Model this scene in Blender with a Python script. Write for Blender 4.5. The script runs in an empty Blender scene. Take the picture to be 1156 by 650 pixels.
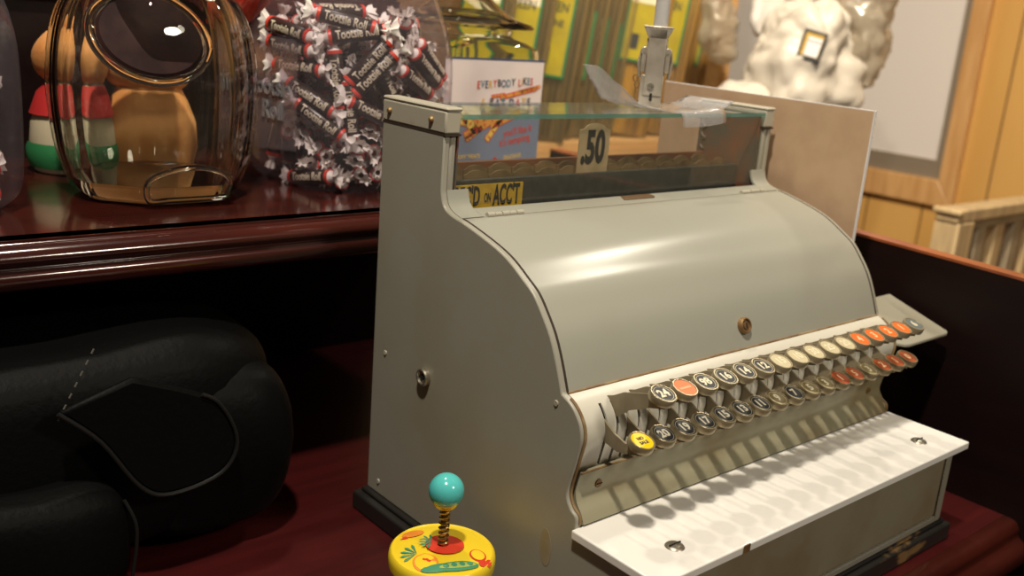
import bpy, bmesh, math, random
from mathutils import Matrix, Vector, noise
random.seed(7)
SC = bpy.context.scene
COL = SC.collection
PI = math.pi
V = Vector

# ------------------------------------------------------------------ materials
def mat(name, c, r=.5, m=0.0, c2=None, ns=20, lo=.4, hi=.65, bump=0, bs=80, spec=.5, stretch=(1, 1, 1), coat=0, emis=None):
    M = bpy.data.materials.new(name); M.use_nodes = True
    nt = M.node_tree; b = nt.nodes['Principled BSDF']
    b.inputs['Base Color'].default_value = (*c, 1); b.inputs['Roughness'].default_value = r
    b.inputs['Metallic'].default_value = m; b.inputs['Specular IOR Level'].default_value = spec
    b.inputs['Coat Weight'].default_value = coat; b.inputs['Coat Roughness'].default_value = .08
    if c2 or bump:
        tc = nt.nodes.new('ShaderNodeTexCoord'); mp = nt.nodes.new('ShaderNodeMapping')
        mp.inputs['Scale'].default_value = stretch
        nt.links.new(tc.outputs['Object'], mp.inputs['Vector'])
    if c2:
        n = nt.nodes.new('ShaderNodeTexNoise'); n.inputs['Scale'].default_value = ns; n.inputs['Detail'].default_value = 6
        rp = nt.nodes.new('ShaderNodeValToRGB')
        rp.color_ramp.elements[0].position = lo; rp.color_ramp.elements[1].position = hi
        rp.color_ramp.elements[0].color = (*c, 1); rp.color_ramp.elements[1].color = (*c2, 1)
        nt.links.new(mp.outputs['Vector'], n.inputs['Vector']); nt.links.new(n.outputs['Fac'], rp.inputs['Fac'])
        nt.links.new(rp.outputs['Color'], b.inputs['Base Color'])
    if bump:
        n2 = nt.nodes.new('ShaderNodeTexNoise'); n2.inputs['Scale'].default_value = bs; n2.inputs['Detail'].default_value = 4
        bp = nt.nodes.new('ShaderNodeBump'); bp.inputs['Strength'].default_value = bump; bp.inputs['Distance'].default_value = .002
        nt.links.new(mp.outputs['Vector'], n2.inputs['Vector']); nt.links.new(n2.outputs['Fac'], bp.inputs['Height'])
        nt.links.new(bp.outputs['Normal'], b.inputs['Normal'])
    return M

def glass(name, c=(1, 1, 1), r=0.0, ior=1.5):
    M = bpy.data.materials.new(name); M.use_nodes = True
    nt = M.node_tree; nt.nodes.remove(nt.nodes['Principled BSDF'])
    g = nt.nodes.new('ShaderNodeBsdfGlass'); g.inputs['Color'].default_value = (*c, 1)
    g.inputs['Roughness'].default_value = r; g.inputs['IOR'].default_value = ior
    nt.links.new(g.outputs[0], nt.nodes['Material Output'].inputs['Surface'])
    return M

def film(name, tint=(1, 1, 1), haze=0.0, hc=(.8, .8, .8), r=.05, ior=1.45, bump=0, bs=60):
    """thin clear sheet: straight-through transmission, fresnel gloss and a little haze"""
    M = bpy.data.materials.new(name); M.use_nodes = True
    nt = M.node_tree; nt.nodes.remove(nt.nodes['Principled BSDF'])
    t = nt.nodes.new('ShaderNodeBsdfTransparent'); t.inputs['Color'].default_value = (*tint, 1)
    d = nt.nodes.new('ShaderNodeBsdfDiffuse'); d.inputs['Color'].default_value = (*hc, 1)
    tl = nt.nodes.new('ShaderNodeBsdfTranslucent'); tl.inputs['Color'].default_value = (*hc, 1)
    dm = nt.nodes.new('ShaderNodeMixShader'); dm.inputs[0].default_value = .4
    nt.links.new(d.outputs[0], dm.inputs[1]); nt.links.new(tl.outputs[0], dm.inputs[2])
    g = nt.nodes.new('ShaderNodeBsdfGlossy'); g.inputs['Roughness'].default_value = r
    f = nt.nodes.new('ShaderNodeFresnel')
    ge = nt.nodes.new('ShaderNodeNewGeometry'); mx = nt.nodes.new('ShaderNodeMix')   # same reflectance from either side of the sheet
    mx.inputs[2].default_value = ior; mx.inputs[3].default_value = 1 / ior
    nt.links.new(ge.outputs['Backfacing'], mx.inputs[0]); nt.links.new(mx.outputs[0], f.inputs['IOR'])
    m1 = nt.nodes.new('ShaderNodeMixShader'); m1.inputs[0].default_value = haze
    m2 = nt.nodes.new('ShaderNodeMixShader')
    nt.links.new(t.outputs[0], m1.inputs[1]); nt.links.new(dm.outputs[0], m1.inputs[2])
    nt.links.new(f.outputs[0], m2.inputs[0]); nt.links.new(m1.outputs[0], m2.inputs[1]); nt.links.new(g.outputs[0], m2.inputs[2])
    if bump:
        tc = nt.nodes.new('ShaderNodeTexCoord')
        n2 = nt.nodes.new('ShaderNodeTexNoise'); n2.inputs['Scale'].default_value = bs
        bp = nt.nodes.new('ShaderNodeBump'); bp.inputs['Strength'].default_value = bump; bp.inputs['Distance'].default_value = .004
        nt.links.new(tc.outputs['Object'], n2.inputs['Vector']); nt.links.new(n2.outputs['Fac'], bp.inputs['Height'])
        nt.links.new(bp.outputs['Normal'], g.inputs['Normal']); nt.links.new(bp.outputs['Normal'], f.inputs['Normal'])
    nt.links.new(m2.outputs[0], nt.nodes['Material Output'].inputs['Surface'])
    return M

paint = mat('grey_beige_enamel', (.335, .32, .265), .36, c2=(.295, .27, .20), ns=7, lo=.45, hi=.75, spec=.5)
paint_lid = mat('lid_enamel', (.335, .33, .28), .24, c2=(.305, .29, .235), ns=5, lo=.45, hi=.8, spec=.2)
paint_worn = mat('worn_enamel', (.43, .40, .32), .4, c2=(.21, .14, .06), ns=26, lo=.58, hi=.8)
paint_kick = mat('dull_greenish_enamel', (.30, .28, .19), .32, c2=(.20, .15, .07), ns=18, lo=.45, hi=.7, stretch=(.6, 1, 1))
rust = mat('bare_rusty_edge', (.16, .085, .03), .7, c2=(.30, .21, .10), ns=60)
seam = mat('dark_seam', (.035, .022, .012), .8)
stain = mat('tan_stain', (.33, .265, .15), .45, c2=(.36, .31, .22), ns=60)
marble = mat('white_milk_glass', (.86, .84, .80), .22, spec=.6)
steel = mat('dull_nickel', (.42, .38, .31), .38, m=.85)
chrome = mat('old_chrome', (.62, .56, .47), .34, m=.55, c2=(.46, .40, .32), ns=50)
brass = mat('worn_brass', (.30, .19, .08), .5, m=.5, c2=(.20, .11, .05), ns=80)
lever_m = mat('key_lever_bronze', (.235, .195, .125), .5, m=.25, c2=(.30, .25, .165), ns=50)
ring_m = mat('key_ring_nickel', (.40, .345, .225), .36, m=.55, c2=(.30, .24, .14), ns=50)
blackhole = mat('slot_dark', (.012, .010, .008), .9)
wood_black = mat('black_painted_wood', (.018, .016, .014), .45, c2=(.22, .13, .05), ns=34, lo=.60, hi=.68, stretch=(.5, .5, 1.6))
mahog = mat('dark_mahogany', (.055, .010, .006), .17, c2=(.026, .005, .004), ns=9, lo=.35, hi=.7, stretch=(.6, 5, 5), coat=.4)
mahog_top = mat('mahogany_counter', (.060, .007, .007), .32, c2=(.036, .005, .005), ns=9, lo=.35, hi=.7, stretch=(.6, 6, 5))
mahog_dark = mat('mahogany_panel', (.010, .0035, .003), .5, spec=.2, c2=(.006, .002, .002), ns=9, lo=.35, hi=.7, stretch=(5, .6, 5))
mahog_edge = mat('mahogany_lit_edge', (.30, .085, .03), .35, c2=(.20, .05, .02), ns=20)  # brighter red-brown puts the light on the panel's top edge into the colour
leather = mat('black_leather', (.003, .003, .003), .5, bump=.3, bs=160, spec=.07)
piping_m = mat('leather_piping', (.010, .010, .010), .4, spec=.3)
thread = mat('pale_thread', (.10, .095, .08), .8)
cardboard = mat('tan_hardboard', (.52, .355, .225), .75, c2=(.48, .32, .20), ns=40)
card_edge = mat('hardboard_pale_edge', (.75, .72, .70), .7)
wall_m = mat('yellow_ochre_boarding', (.62, .36, .11), .5, c2=(.56, .31, .085), ns=6, stretch=(1, 1, .15))
groove_m = mat('board_groove', (.16, .075, .02), .8)
frame_m = mat('varnished_pine', (.60, .35, .15), .4, c2=(.50, .27, .10), ns=10, stretch=(4, 4, .5))
rail_m = mat('weathered_railing', (.50, .37, .20), .6, c2=(.36, .26, .15), ns=12, stretch=(4, 4, .5))
rail_g = mat('greyish_wood', (.34, .28, .19), .65, c2=(.26, .21, .14), ns=14)
pane_m = mat('frosted_pane', (.70, .66, .64), .25)
mullion = mat('grey_metal', (.30, .25, .19), .4, m=.3)
dim_wall = mat('dim_brown_wall', (.20, .125, .05), .8, c2=(.12, .07, .03), ns=3)
floor_m = mat('brown_floor', (.16, .09, .05), .5, c2=(.11, .06, .03), ns=6)
rack_m = mat('pine_rack', (.55, .33, .14), .5, c2=(.45, .25, .10), ns=8, stretch=(.5, 4, 4))
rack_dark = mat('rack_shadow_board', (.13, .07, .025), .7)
turq = mat('turquoise_enamel', (.09, .53, .52), .16, spec=.6)
yellow = mat('yellow_tin', (.80, .60, .03), .25, c2=(.80, .56, .02), ns=30)
yellow2 = mat('yellow_flag', (.72, .46, .035), .5, c2=(.55, .34, .03), ns=70)
red = mat('red_print', (.62, .045, .02), .4)
orange_p = mat('orange_print', (.78, .25, .03), .4)
green_p = mat('green_print', (.05, .26, .14), .4)
white_p = mat('white_print', (.85, .83, .78), .5)
ink = mat('black_ink', (.012, .013, .017), .5)
flag_m = mat('tan_price_flag', (.55, .40, .25), .5, c2=(.44, .32, .17), ns=60)
flag_b = mat('brown_flag', (.24, .15, .07), .55, c2=(.15, .09, .04), ns=60)
redbrown = mat('red_brown_rail', (.20, .07, .03), .5)
slate = mat('grey_black_drum_cover', (.045, .047, .045), .45, c2=(.065, .066, .062), ns=120)
rusty_plate = mat('rusty_end_plate', (.095, .085, .07), .6, c2=(.26, .075, .025), ns=30, lo=.42, hi=.7)
spring_m = mat('brass_spring', (.42, .28, .10), .3, m=.9)
copper_plain = mat('pale_tin', (.55, .52, .45), .35, m=.5)
choc = mat('chocolate_wrapper', (.030, .017, .014), .33, spec=.5)
wrap_w = mat('white_waxed_paper', (.80, .74, .70), .5)
wrap_r = mat('red_band', (.62, .05, .03), .4)
gold_txt = mat('cream_letters', (.62, .55, .42), .5)
lidred = mat('red_plastic_lid', (.62, .05, .025), .35, c2=(.70, .16, .10), ns=120, lo=.5, hi=.6)
jarlid = mat('dark_brown_bung', (.018, .008, .008), .6, spec=.08, c2=(.03, .013, .012), ns=50)
peach = mat('peach_orange_plush', (.78, .37, .13), .8, c2=(.62, .24, .06), ns=25, bump=.4)
cream = mat('cream_cloth', (.60, .52, .36), .8)
fig_red = mat('red_cloth', (.50, .02, .02), .7)
fig_green = mat('green_cloth', (.02, .19, .06), .7)
label_w = mat('label_pinkish_white', (.80, .70, .68), .5)
label_b = mat('label_blue_grey', (.19, .235, .36), .5)
bar_o = mat('label_candy_orange', (.75, .33, .07), .5)
bar_y = mat('label_candy_yellow', (.85, .58, .12), .5)
navy = mat('label_navy', (.03, .06, .16), .5)
pk_yellow = mat('pack_label_yellow', (.38, .30, .012), .45, c2=(.28, .22, .02), ns=14)
pk_cream = mat('pack_label_cream', (.62, .56, .40), .5)
pk_green = mat('pack_label_green', (.02, .14, .05), .5)
pk_ink = mat('pack_label_ink', (.035, .035, .03), .5)
amber = mat('amber_sticks', (.48, .26, .035), .35, c2=(.18, .08, .015), ns=9, stretch=(6, 6, .3))
dull_sticks = mat('dull_brown_sticks', (.17, .115, .045), .35, c2=(.06, .04, .018), ns=9, stretch=(8, 8, .3))
wrap_bag = mat('creamy_white_plastic', (.52, .48, .42), .42, bump=.35, bs=18, spec=.4)
gold = mat('gold_border', (.55, .36, .08), .35, m=.6)
silver = mat('silver_label', (.60, .60, .62), .4)
sheet_m = mat('white_sheet', (.72, .69, .66), .5)
glass_clear = glass('clear_jar_glass', (.98, .985, .96))
glass_lid = glass('lid_glass', (.97, .97, .94))
tub_m = film('clear_tub_plastic', (.95, .92, .96), .075, (.70, .63, .70), .07)  # lilac haze colour stands in for reflections on the tub wall
tub_panel = film('reflection_haze_panel', (.96, .94, .97), .075, (.85, .76, .84), .16)  # paler haze paints in the bright reflection on this panel
emboss = film('embossed_plastic', (.55, .53, .57), .30, (.9, .88, .9), .06, 1.7)
pane_front = film('dusty_display_pane', (.97, .97, .94), .05, (.50, .47, .38), .04)
pane_top = film('plate_glass_top', (.92, .96, .94), .10, (.50, .56, .52), .03)
pane_edge = film('green_glass_edge', (.35, .62, .55), .45, (.22, .46, .41), .08)
crinkle = film('crinkled_clear_plastic', (.95, .95, .96), .26, (.92, .90, .90), .10, 1.5, bump=.5, bs=110)
bagfilm = film('clear_pack_film', (.90, .88, .80), .16, (.50, .42, .27), .12, bump=.5, bs=40)
haze_bag = film('hazy_grey_bag', (.85, .82, .76), .55, (.48, .42, .33), .15, bump=.6, bs=30)

# ------------------------------------------------------------------ mesh builder
class MB:
    def __init__(s): s.v = []; s.f = []; s.m = []; s.cur = 0
    def add(s, vs, fs, mi=None, M=None):
        o = len(s.v); mi = s.cur if mi is None else mi
        for p in vs: s.v.append(tuple(M @ V(p)) if M else tuple(p))
        for f in fs: s.f.append([i + o for i in f]); s.m.append(mi)
        return s
    def box(s, a, b, mi=None, M=None):
        x0, y0, z0 = a; x1, y1, z1 = b
        vs = [(x0,y0,z0),(x1,y0,z0),(x1,y1,z0),(x0,y1,z0),(x0,y0,z1),(x1,y0,z1),(x1,y1,z1),(x0,y1,z1)]
        return s.add(vs, [(0,3,2,1),(4,5,6,7),(0,1,5,4),(1,2,6,5),(2,3,7,6),(3,0,4,7)], mi, M)
    def prism(s, poly, axis, a, b, mi=None, M=None):
        """poly in the other two axes (order kept), extruded from a to b along axis"""
        n = len(poly); vs = []
        for t in (a, b):
            for p, q in poly: vs.append({'x': (t, p, q), 'y': (p, t, q), 'z': (p, q, t)}[axis])
        fs = [list(range(n))[::-1], list(range(n, 2 * n))] + [(i, (i + 1) % n, n + (i + 1) % n, n + i) for i in range(n)]
        return s.add(vs, fs, mi, M)
    def lathe(s, prof, n=32, c=(0, 0, 0), mi=None, M=None, cap=True):
        vs = []; fs = []
        for r, z in prof:
            for k in range(n):
                a = 2 * PI * k / n; vs.append((c[0] + r * math.cos(a), c[1] + r * math.sin(a), c[2] + z))
        for i in range(len(prof) - 1):
            for k in range(n):
                k2 = (k + 1) % n; fs.append((i * n + k, i * n + k2, (i + 1) * n + k2, (i + 1) * n + k))
        if cap:
            fs.append(list(range(n))[::-1]); fs.append([(len(prof) - 1) * n + k for k in range(n)])
        return s.add(vs, fs, mi, M)
    def sphere(s, c, r, n=24, m=14, mi=None, M=None, sc=(1, 1, 1)):
        prof = [(max(1e-5, r * math.sin(PI * i / m)), -r * math.cos(PI * i / m)) for i in range(m + 1)]
        MM = Matrix.Translation(c) @ Matrix.Diagonal((*sc, 1))
        return s.lathe(prof, n, (0, 0, 0), mi, (M @ MM) if M else MM)
    def tube(s, path, r, n=8, mi=None, M=None, closed=False):
        P = [V(p) for p in path]; N = len(P); R = r if isinstance(r, (list, tuple)) else [r] * N
        vs = []; fs = []; up = None
        for i, p in enumerate(P):
            t = (P[(i + 1) % N] - P[i - 1]) if closed else (P[min(i + 1, N - 1)] - P[max(i - 1, 0)])
            t.normalize()
            if up is None:
                up = V((0, 0, 1)) if abs(t.z) < .9 else V((1, 0, 0))
            a = up - t * up.dot(t)
            if a.length < 1e-6: a = V((1, 0, 0)) - t * t.x
            a.normalize(); up = a; b = t.cross(a)
            for k in range(n):
                g = 2 * PI * k / n; vs.append(p + (a * math.cos(g) + b * math.sin(g)) * R[i])
        for i in range(N if closed else N - 1):
            j = (i + 1) % N
            for k in range(n):
                k2 = (k + 1) % n; fs.append((i * n + k, i * n + k2, j * n + k2, j * n + k))
        if not closed:
            fs.append(list(range(n))[::-1]); fs.append([(N - 1) * n + k for k in range(n)])
        return s.add(vs, fs, mi, M)
    def loft(s, rings, mi=None, M=None, cap=True):
        n = len(rings[0]); vs = [p for r in rings for p in r]; fs = []
        for i in range(len(rings) - 1):
            for k in range(n):
                k2 = (k + 1) % n; fs.append((i * n + k, i * n + k2, (i + 1) * n + k2, (i + 1) * n + k))
        if cap: fs += [list(range(n))[::-1], [(len(rings) - 1) * n + k for k in range(n)]]
        return s.add(vs, fs, mi, M)
    def text(s, txt, size, M, mi=None, ext=.0002, bold=0, sx=1.0):
        vs, fs = text_mesh(txt, bold)
        return s.add([(x * size * sx, y * size, (ext if z > 0 else 0)) for x, y, z in vs], fs, mi, M)
    def build(s, name, mats, parent=None, smooth=35, bevel=0, bseg=2, weld=False):
        me = bpy.data.meshes.new(name); me.from_pydata(s.v, [], s.f)
        for m in (mats if isinstance(mats, (list, tuple)) else [mats]): me.materials.append(m)
        me.polygons.foreach_set('material_index', s.m)
        bm = bmesh.new(); bm.from_mesh(me)
        if weld: bmesh.ops.remove_doubles(bm, verts=bm.verts, dist=1e-5)
        bmesh.ops.recalc_face_normals(bm, faces=bm.faces); bm.to_mesh(me); bm.free()
        if smooth:
            me.polygons.foreach_set('use_smooth', [True] * len(me.polygons)); me.set_sharp_from_angle(angle=math.radians(smooth))
        me.update()
        o = bpy.data.objects.new(name, me); COL.objects.link(o)
        if parent: o.parent = parent
        if bevel:
            md = o.modifiers.new('bevel', 'BEVEL'); md.width = bevel; md.segments = bseg; md.limit_method = 'ANGLE'; md.angle_limit = math.radians(40)
        return o

_tc = {}
def text_mesh(txt, bold=0):
    k = (txt, bold)
    if k in _tc: return _tc[k]
    cu = bpy.data.curves.new('lettering', 'FONT'); cu.body = txt; cu.align_x = 'CENTER'; cu.align_y = 'CENTER'
    cu.size = 1; cu.extrude = .01; cu.offset = bold; cu.resolution_u = 3
    o = bpy.data.objects.new('lettering', cu); COL.objects.link(o)
    dg = bpy.context.evaluated_depsgraph_get(); dg.update()
    me = o.evaluated_get(dg).to_mesh()
    r = ([tuple(v.co) for v in me.vertices], [tuple(p.vertices) for p in me.polygons])
    o.evaluated_get(dg).to_mesh_clear(); bpy.data.objects.remove(o); bpy.data.curves.remove(cu)
    _tc[k] = r
    return r

def frame(o, x, n):
    """matrix with local X along x, local Z along n (text plane), origin o"""
    x = V(x).normalized(); n = V(n); n = (n - x * n.dot(x)).normalized(); y = n.cross(x)
    M = Matrix((x, y, n)).transposed().to_4x4(); M.translation = V(o); return M

def tag(o, label=None, cat=None, group=None, kind=None):
    if label: o['label'] = label
    if cat: o['category'] = cat
    if group: o['group'] = group
    if kind: o['kind'] = kind
    return o
def thing(name, label, cat, loc=(0, 0, 0), rot=(0, 0, 0), group=None):
    o = bpy.data.objects.new(name, None); o.empty_display_size = .02; COL.objects.link(o)
    o.location = loc; o.rotation_euler = rot
    return tag(o, label, cat, group)
def dup(root, M, label, group=None):
    r = root.copy(); COL.objects.link(r); r.matrix_world = M; r['label'] = label
    if group: r['group'] = group
    for ch in list(root.children):
        c = ch.copy(); COL.objects.link(c); c.parent = r
        for g in ch.children:
            d = g.copy(); COL.objects.link(d); d.parent = c
    return r
def lerp(a, b, t): return tuple(x + (y - x) * t for x, y in zip(a, b))
def spline(P, k=6):
    """Catmull-Rom through the points"""
    out = []; n = len(P)
    for i in range(n - 1):
        p0, p1, p2, p3 = P[max(i - 1, 0)], P[i], P[i + 1], P[min(i + 2, n - 1)]
        for j in range(k):
            t = j / k
            out.append(tuple(.5 * (2 * b + (c - a) * t + (2 * a - 5 * b + 4 * c - d) * t * t + (3 * b - a - 3 * c + d) * t ** 3) for a, b, c, d in zip(p0, p1, p2, p3)))
    out.append(tuple(P[-1])); return out

# ------------------------------------------------------------------ CASH REGISTER  (x 0..W, front at low y)
W = .45; CZ = -.022
reg = thing('cash_register', 'old grey-beige enamelled cash register with two rows of round keys and white front ledge', 'cash register', (0, 0, 0))
BACK = .3136
curve = [(.2228,.3091),(.2193,.2986),(.2126,.2932),(.2001,.2899),(.1917,.2887),(.1703,.2838),(.1472,.2775),(.1303,.2709),(.1133,.2611),(.1000,.2527),(.0883,.2400),(.0775,.2257),(.0683,.2077),(.0595,.1861)]
lipc = [(.0595,.1861),(.0504,.1823),(.0430,.1766),(.0371,.1683),(.0348,.1586),(.0363,.1488),(.0397,.1330),(.0433,.1169),(.0431,.1082),(.0382,.1009),(.0318,.0965),(.0311,.088)]
scurve = spline(curve, 3); slip = spline(lipc, 3)
side = [(BACK, 0), (BACK, .3551), (.2228, .3551)] + scurve[:-1] + slip + [(.0300, .0800), (-.0440, .0800), (-.0440, 0)]
for x0, x1 in ((0, .006), (W - .006, W)):
    sp = MB().prism(side, 'x', x0, x1)
    if x0 == 0:
        pass
    spo = sp.build('side_panel', paint, reg, bevel=.0012)
    # worn bare edge along the front lip
    e = MB().tube([((x0 + x1) / 2 + (.001 if x0 == 0 else -.001), y - .0004, z) for y, z in slip[2:-1]], .0014, 6)
    e.build('worn_edge', rust, spo)
    if x0 == 0:
        d = MB(); pts = [(.0606 + .0065 * math.cos(a), .058 + .0155 * math.sin(a) + .003 * math.cos(a)) for a in [2 * PI * k / 24 for k in range(24)]]
        d.prism(pts, 'x', -.0002, .001); d.build('stain', stain, spo)
        for (y, z) in ((.293, .1442), (.2946, .0128), (.0642, .1773)):
            s_ = MB().lathe([(.0001, -.0008), (.0021, -.0008), (.0026, 0), (.0026, .001)], 16, M=Matrix.Translation((0, y, z)) @ Matrix.Rotation(PI / 2, 4, 'Y'))
            s_.box((-.0012, y - .0003, z - .002), (-.0007, y + .0003, z + .002))
            s_.build('side_screw', paint_worn, spo)
        k = MB(); M = Matrix.Translation((0, .2295, .1422)) @ Matrix.Rotation(-PI / 2, 4, 'Y')
        k.lathe([(.0082, -.001), (.0082, .0035), (.0072, .0048), (.0058, .0048), (.0052, .002), (.0001, .002)], 28, M=M)
        k.lathe([(.0030, .0015), (.0028, .0033), (.0001, .0034)], 16, M=M, mi=1)
        k.box((-.0012, -.0028, .0034), (.0012, .0028, .0038), 1, M)
        k.build('side_lock', [steel, blackhole], spo)
# display posts with screwed caps
for x0, x1, inn in ((0, .0155, 1), (W - .0155, W, 0)):
    xi0, xi1 = (x0 + .0062, x1 - .002) if inn else (x0 + .002, x1 - .0062)
    p = MB().box((xi0, .2232, .285), (xi1, BACK - .001, .3560)).build('display_post', paint, reg, bevel=.0025)
    c = MB(); q = .0006
    c.prism([(x0 - (q if inn else 0), .2215), (x1 + (0 if inn else q), .2215), (x1 + (0 if inn else q), BACK + q), (x0 - (q if inn else 0), BACK + q)], 'z', .3556, .3740)
    c.prism([(x0 - q, .2205), (x1 + q, .2205), (x1 + q, BACK + .001), (x0 - q, BACK + .001)], 'z', .3740, .3772)
    co = c.build('post_cap', paint_worn, reg, bevel=.0016)
    for (y, z) in ((.3024, .3648), (.2407, .3650)):
        X = x0 - .0006 if inn else x1 + .0006
        b = MB().lathe([(.0001, .0026), (.0018, .0024), (.0028, .0012), (.0031, -.001)], 16, M=Matrix.Translation((X, y, z)) @ Matrix.Rotation(-PI / 2 if inn else PI / 2, 4, 'Y'))
        b.build('cap_screw', brass, co)
    l = MB().box((x0 - .0003, .2208, .3540), (x1 + .0003, BACK + .0002, .3556)); l.build('cap_seam', seam, co)
# rear housing
MB().box((.006, BACK - .006, 0), (W - .006, BACK, .300)).build('back_panel', paint, reg)
# top strip behind the hinges with upturned ends
st = MB()
flat = [(y, z) for y, z in scurve if y <= .2030 + .004 and y >= .1985]
prof = [p for p in scurve if p[0] >= .1990]
def ribbon(mb, prof, x0, x1, th, mi=None):
    out = []
    for i, (y, z) in enumerate(prof):
        a = prof[max(i - 1, 0)]; b = prof[min(i + 1, len(prof) - 1)]
        ty, tz = b[0] - a[0], b[1] - a[1]; L = math.hypot(ty, tz) or 1
        out.append((y + tz / L * -th * -1 if False else y - (-tz / L) * -th, z - (ty / L) * -th))
    # inner side offset towards the machine
    mb.prism(list(prof) + out[::-1], 'x', x0, x1, mi)
def upturn(x0, x1):
    ribbon(st, prof, x0, x1, .0022)
upturn(.006, .0285); upturn(.4235, W - .006)
st.prism([(.2155, .2936), (.2126, .2932), (.2001, .2899), (.1990, .2897), (.1990, .2875), (.2155, .2905)], 'x', .0285, .4235)
st.build('top_strip', paint_lid, reg)
pl = MB(); M = Matrix.Translation((.2285, .2098, .2938)) @ Matrix.Rotation(math.radians(13), 4, 'X')
pts = [(-.0225, -.0035), (-.0215, .0), (-.020, .0042), (.020, .0042), (.0225, .0), (.0225, -.002), (.020, -.0042), (-.020, -.0042)]
pl.prism(pts, 'z', -.0028, -.0005, M=M); pl.build('brass_nameplate', mat('tarnished_plate', (.17, .10, .05), .45, m=.3), reg, bevel=.0004)
# big curved lid
lid = MB(); lprof = [p for p in spline(curve, 8) if p[0] <= .1982]
ribbon(lid, lprof, .0068, W - .0068, .0025)
lo = lid.build('lid', paint_lid, reg, smooth=40)
for xx in (.0063, W - .0063):
    MB().tube([(xx, y, z - .0005) for y, z in lprof], .0011, 6).build('lid_seam', seam, lo)
MB().tube([(.006, .0588, .1858), (W - .006, .0588, .1858)], .0012, 6).build('lid_seam', rust, lo)
MB().box((.0068, .1980, .2860), (W - .0068, .1992, .2893)).build('lid_seam', rust, lo)
for hx in (.0516, W - .0516):
    h = MB()
    for i in range(5):
        h.tube([(hx - .020 + i * .008 + .0003, .1995, .2908), (hx - .020 + i * .008 + .0077, .1995, .2908)], .0024 if i % 2 == 0 else .0021, 10)
    h.build('hinge', paint_worn, reg)
lk = MB()
# lid lock sits on the lid's lower curve
M = Matrix.Translation((.2255, .0668, .2042)) @ Matrix.Rotation(math.radians(68), 4, 'X')
lk.lathe([(.0074, -.004), (.0074, .0035), (.0066, .0048), (.0056, .0048), (.005, .003), (.0001, .003)], 28, M=M)
lk.lathe([(.0040, .0028), (.0036, .0042), (.0001, .0044)], 18, M=M); lk.box((-.0007, -.0028, .0043), (.0007, .0022, .0047), 1, M)
lk.build('lid_lock', [brass, blackhole], reg)
# keyboard plate with 33 slots
KL = [(.0266 + .0237 * k) for k in range(17)]; KU = [(.0389 + .0239 * k) for k in range(16)]
sl = sorted(KL + KU); hw = .00145
kp = MB(); pf = [p for p in spline(lipc, 6) if p[1] >= .1262]
zb = .1284; zt2 = .1790
mid = [p for p in pf if zb <= p[1] <= zt2]; top = [p for p in pf if p[1] >= mid[0][1]]; bot = [p for p in pf if p[1] <= mid[-1][1]]
for seg, xs in ((top, [(.006, W - .006)]), (bot, [(.006, W - .006)])): 
    for a, b in xs: ribbon(kp, seg, a, b, .0016)
edges = [.006] + [e for x in sl for e in (x - hw, x + hw)] + [W - .006]
for i in range(0, len(edges), 2): ribbon(kp, mid, edges[i], edges[i + 1], .0016)
kpo = kp.build('keyboard_plate', mat('keyboard_enamel', (.58, .555, .475), .36, c2=(.42, .35, .23), ns=16, lo=.6, hi=.85), reg)
MB().prism([(.062, .180), (.058, .180), (.050, .170), (.050, .126), (.062, .126)], 'x', .008, W - .008).build('slot_backing', blackhole, kpo)
kk = MB(); kpf = [(.0383, .1282), (.0420, .1190), (.0428, .1100), (.0400, .1030), (.0345, .0972), (.0315, .0900)]
kpf = spline([(.0368, .1290), (.0395, .1215), (.0408, .1120), (.0385, .1040), (.0330, .0975), (.0290, .0900)], 4)
ribbon(kk, kpf, .0066, W - .0066, .003)
kko = kk.build('kick_plate', paint_kick, reg)
for x in (.030, W - .030):
    s_ = MB(); M = Matrix.Translation((x, .0405, .1140)) @ Matrix.Rotation(math.radians(88), 4, 'X')
    s_.lathe([(.0036, -.001), (.0033, .001), (.0001, .0014)], 16, M=M); s_.box((-.0028, -.0003, .001), (.0028, .0003, .0017), 1, M); s_.build('kick_screw', [brass, blackhole], kko)
MB().tube([(.006, .0365, .1293), (W - .006, .0365, .1293)], .0009, 6).build('rusty_seam', rust, kko)

# keys
TILT = math.radians(18)
def cap_mesh():
    c = MB(); M = Matrix.Rotation(TILT, 4, 'X'); r = .0103
    c.lathe([(.0080, -.0062), (.0099, -.0050), (r, -.0035), (r, .0004), (.0099, .0012), (.0090, .0012), (.0085, .0004), (.0001, .0004)], 32, M=M)
    return c
LOW = [(.053, .171), (.0386, .168), (.027, .1615), (.015, .1580), (.004, .1600), (-.002, .1600), (-.002, .1545), (.008, .1515), (.022, .1485), (.036, .1515), (.053, .154)]
UPP = [(.056, .179), (.043, .1835), (.033, .1895), (.010, .1965), (-.006, .1965), (-.007, .1905), (.006, .1869), (.026, .1775), (.034, .1705), (.040, .1665), (.056, .163)]
def lever(poly, cy, cz):
    m = MB(); m.prism(poly, 'x', -.0009, .0009)
    m.cur = 1; c = cap_mesh()
    m.add([(x, y + cy, z + cz) for x, y, z in c.v], c.f, 1)
    return m.build('key', [lever_m, ring_m], reg, smooth=28)
key_l = lever(LOW, 0.0, .1655); key_u = lever(UPP, -.004, .2010)
kcol = dict(
    y=mat('key_face_yellow', (.85, .55, .01), .35, spec=.2), d=mat('key_face_charcoal', (.040, .042, .045), .4, spec=.15),
    o=mat('key_face_orange', (.80, .15, .025), .35, spec=.2), c=mat('key_face_cream', (.56, .49, .31), .4, spec=.2),
    t=mat('key_face_tan', (.235, .185, .085), .4, spec=.2), r=mat('key_face_red', (.38, .085, .03), .4, spec=.2), b=mat('key_face_slate', (.10, .14, .155), .35))
ktxt = mat('key_numeral_ivory', (.72, .65, .46), .4)
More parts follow.
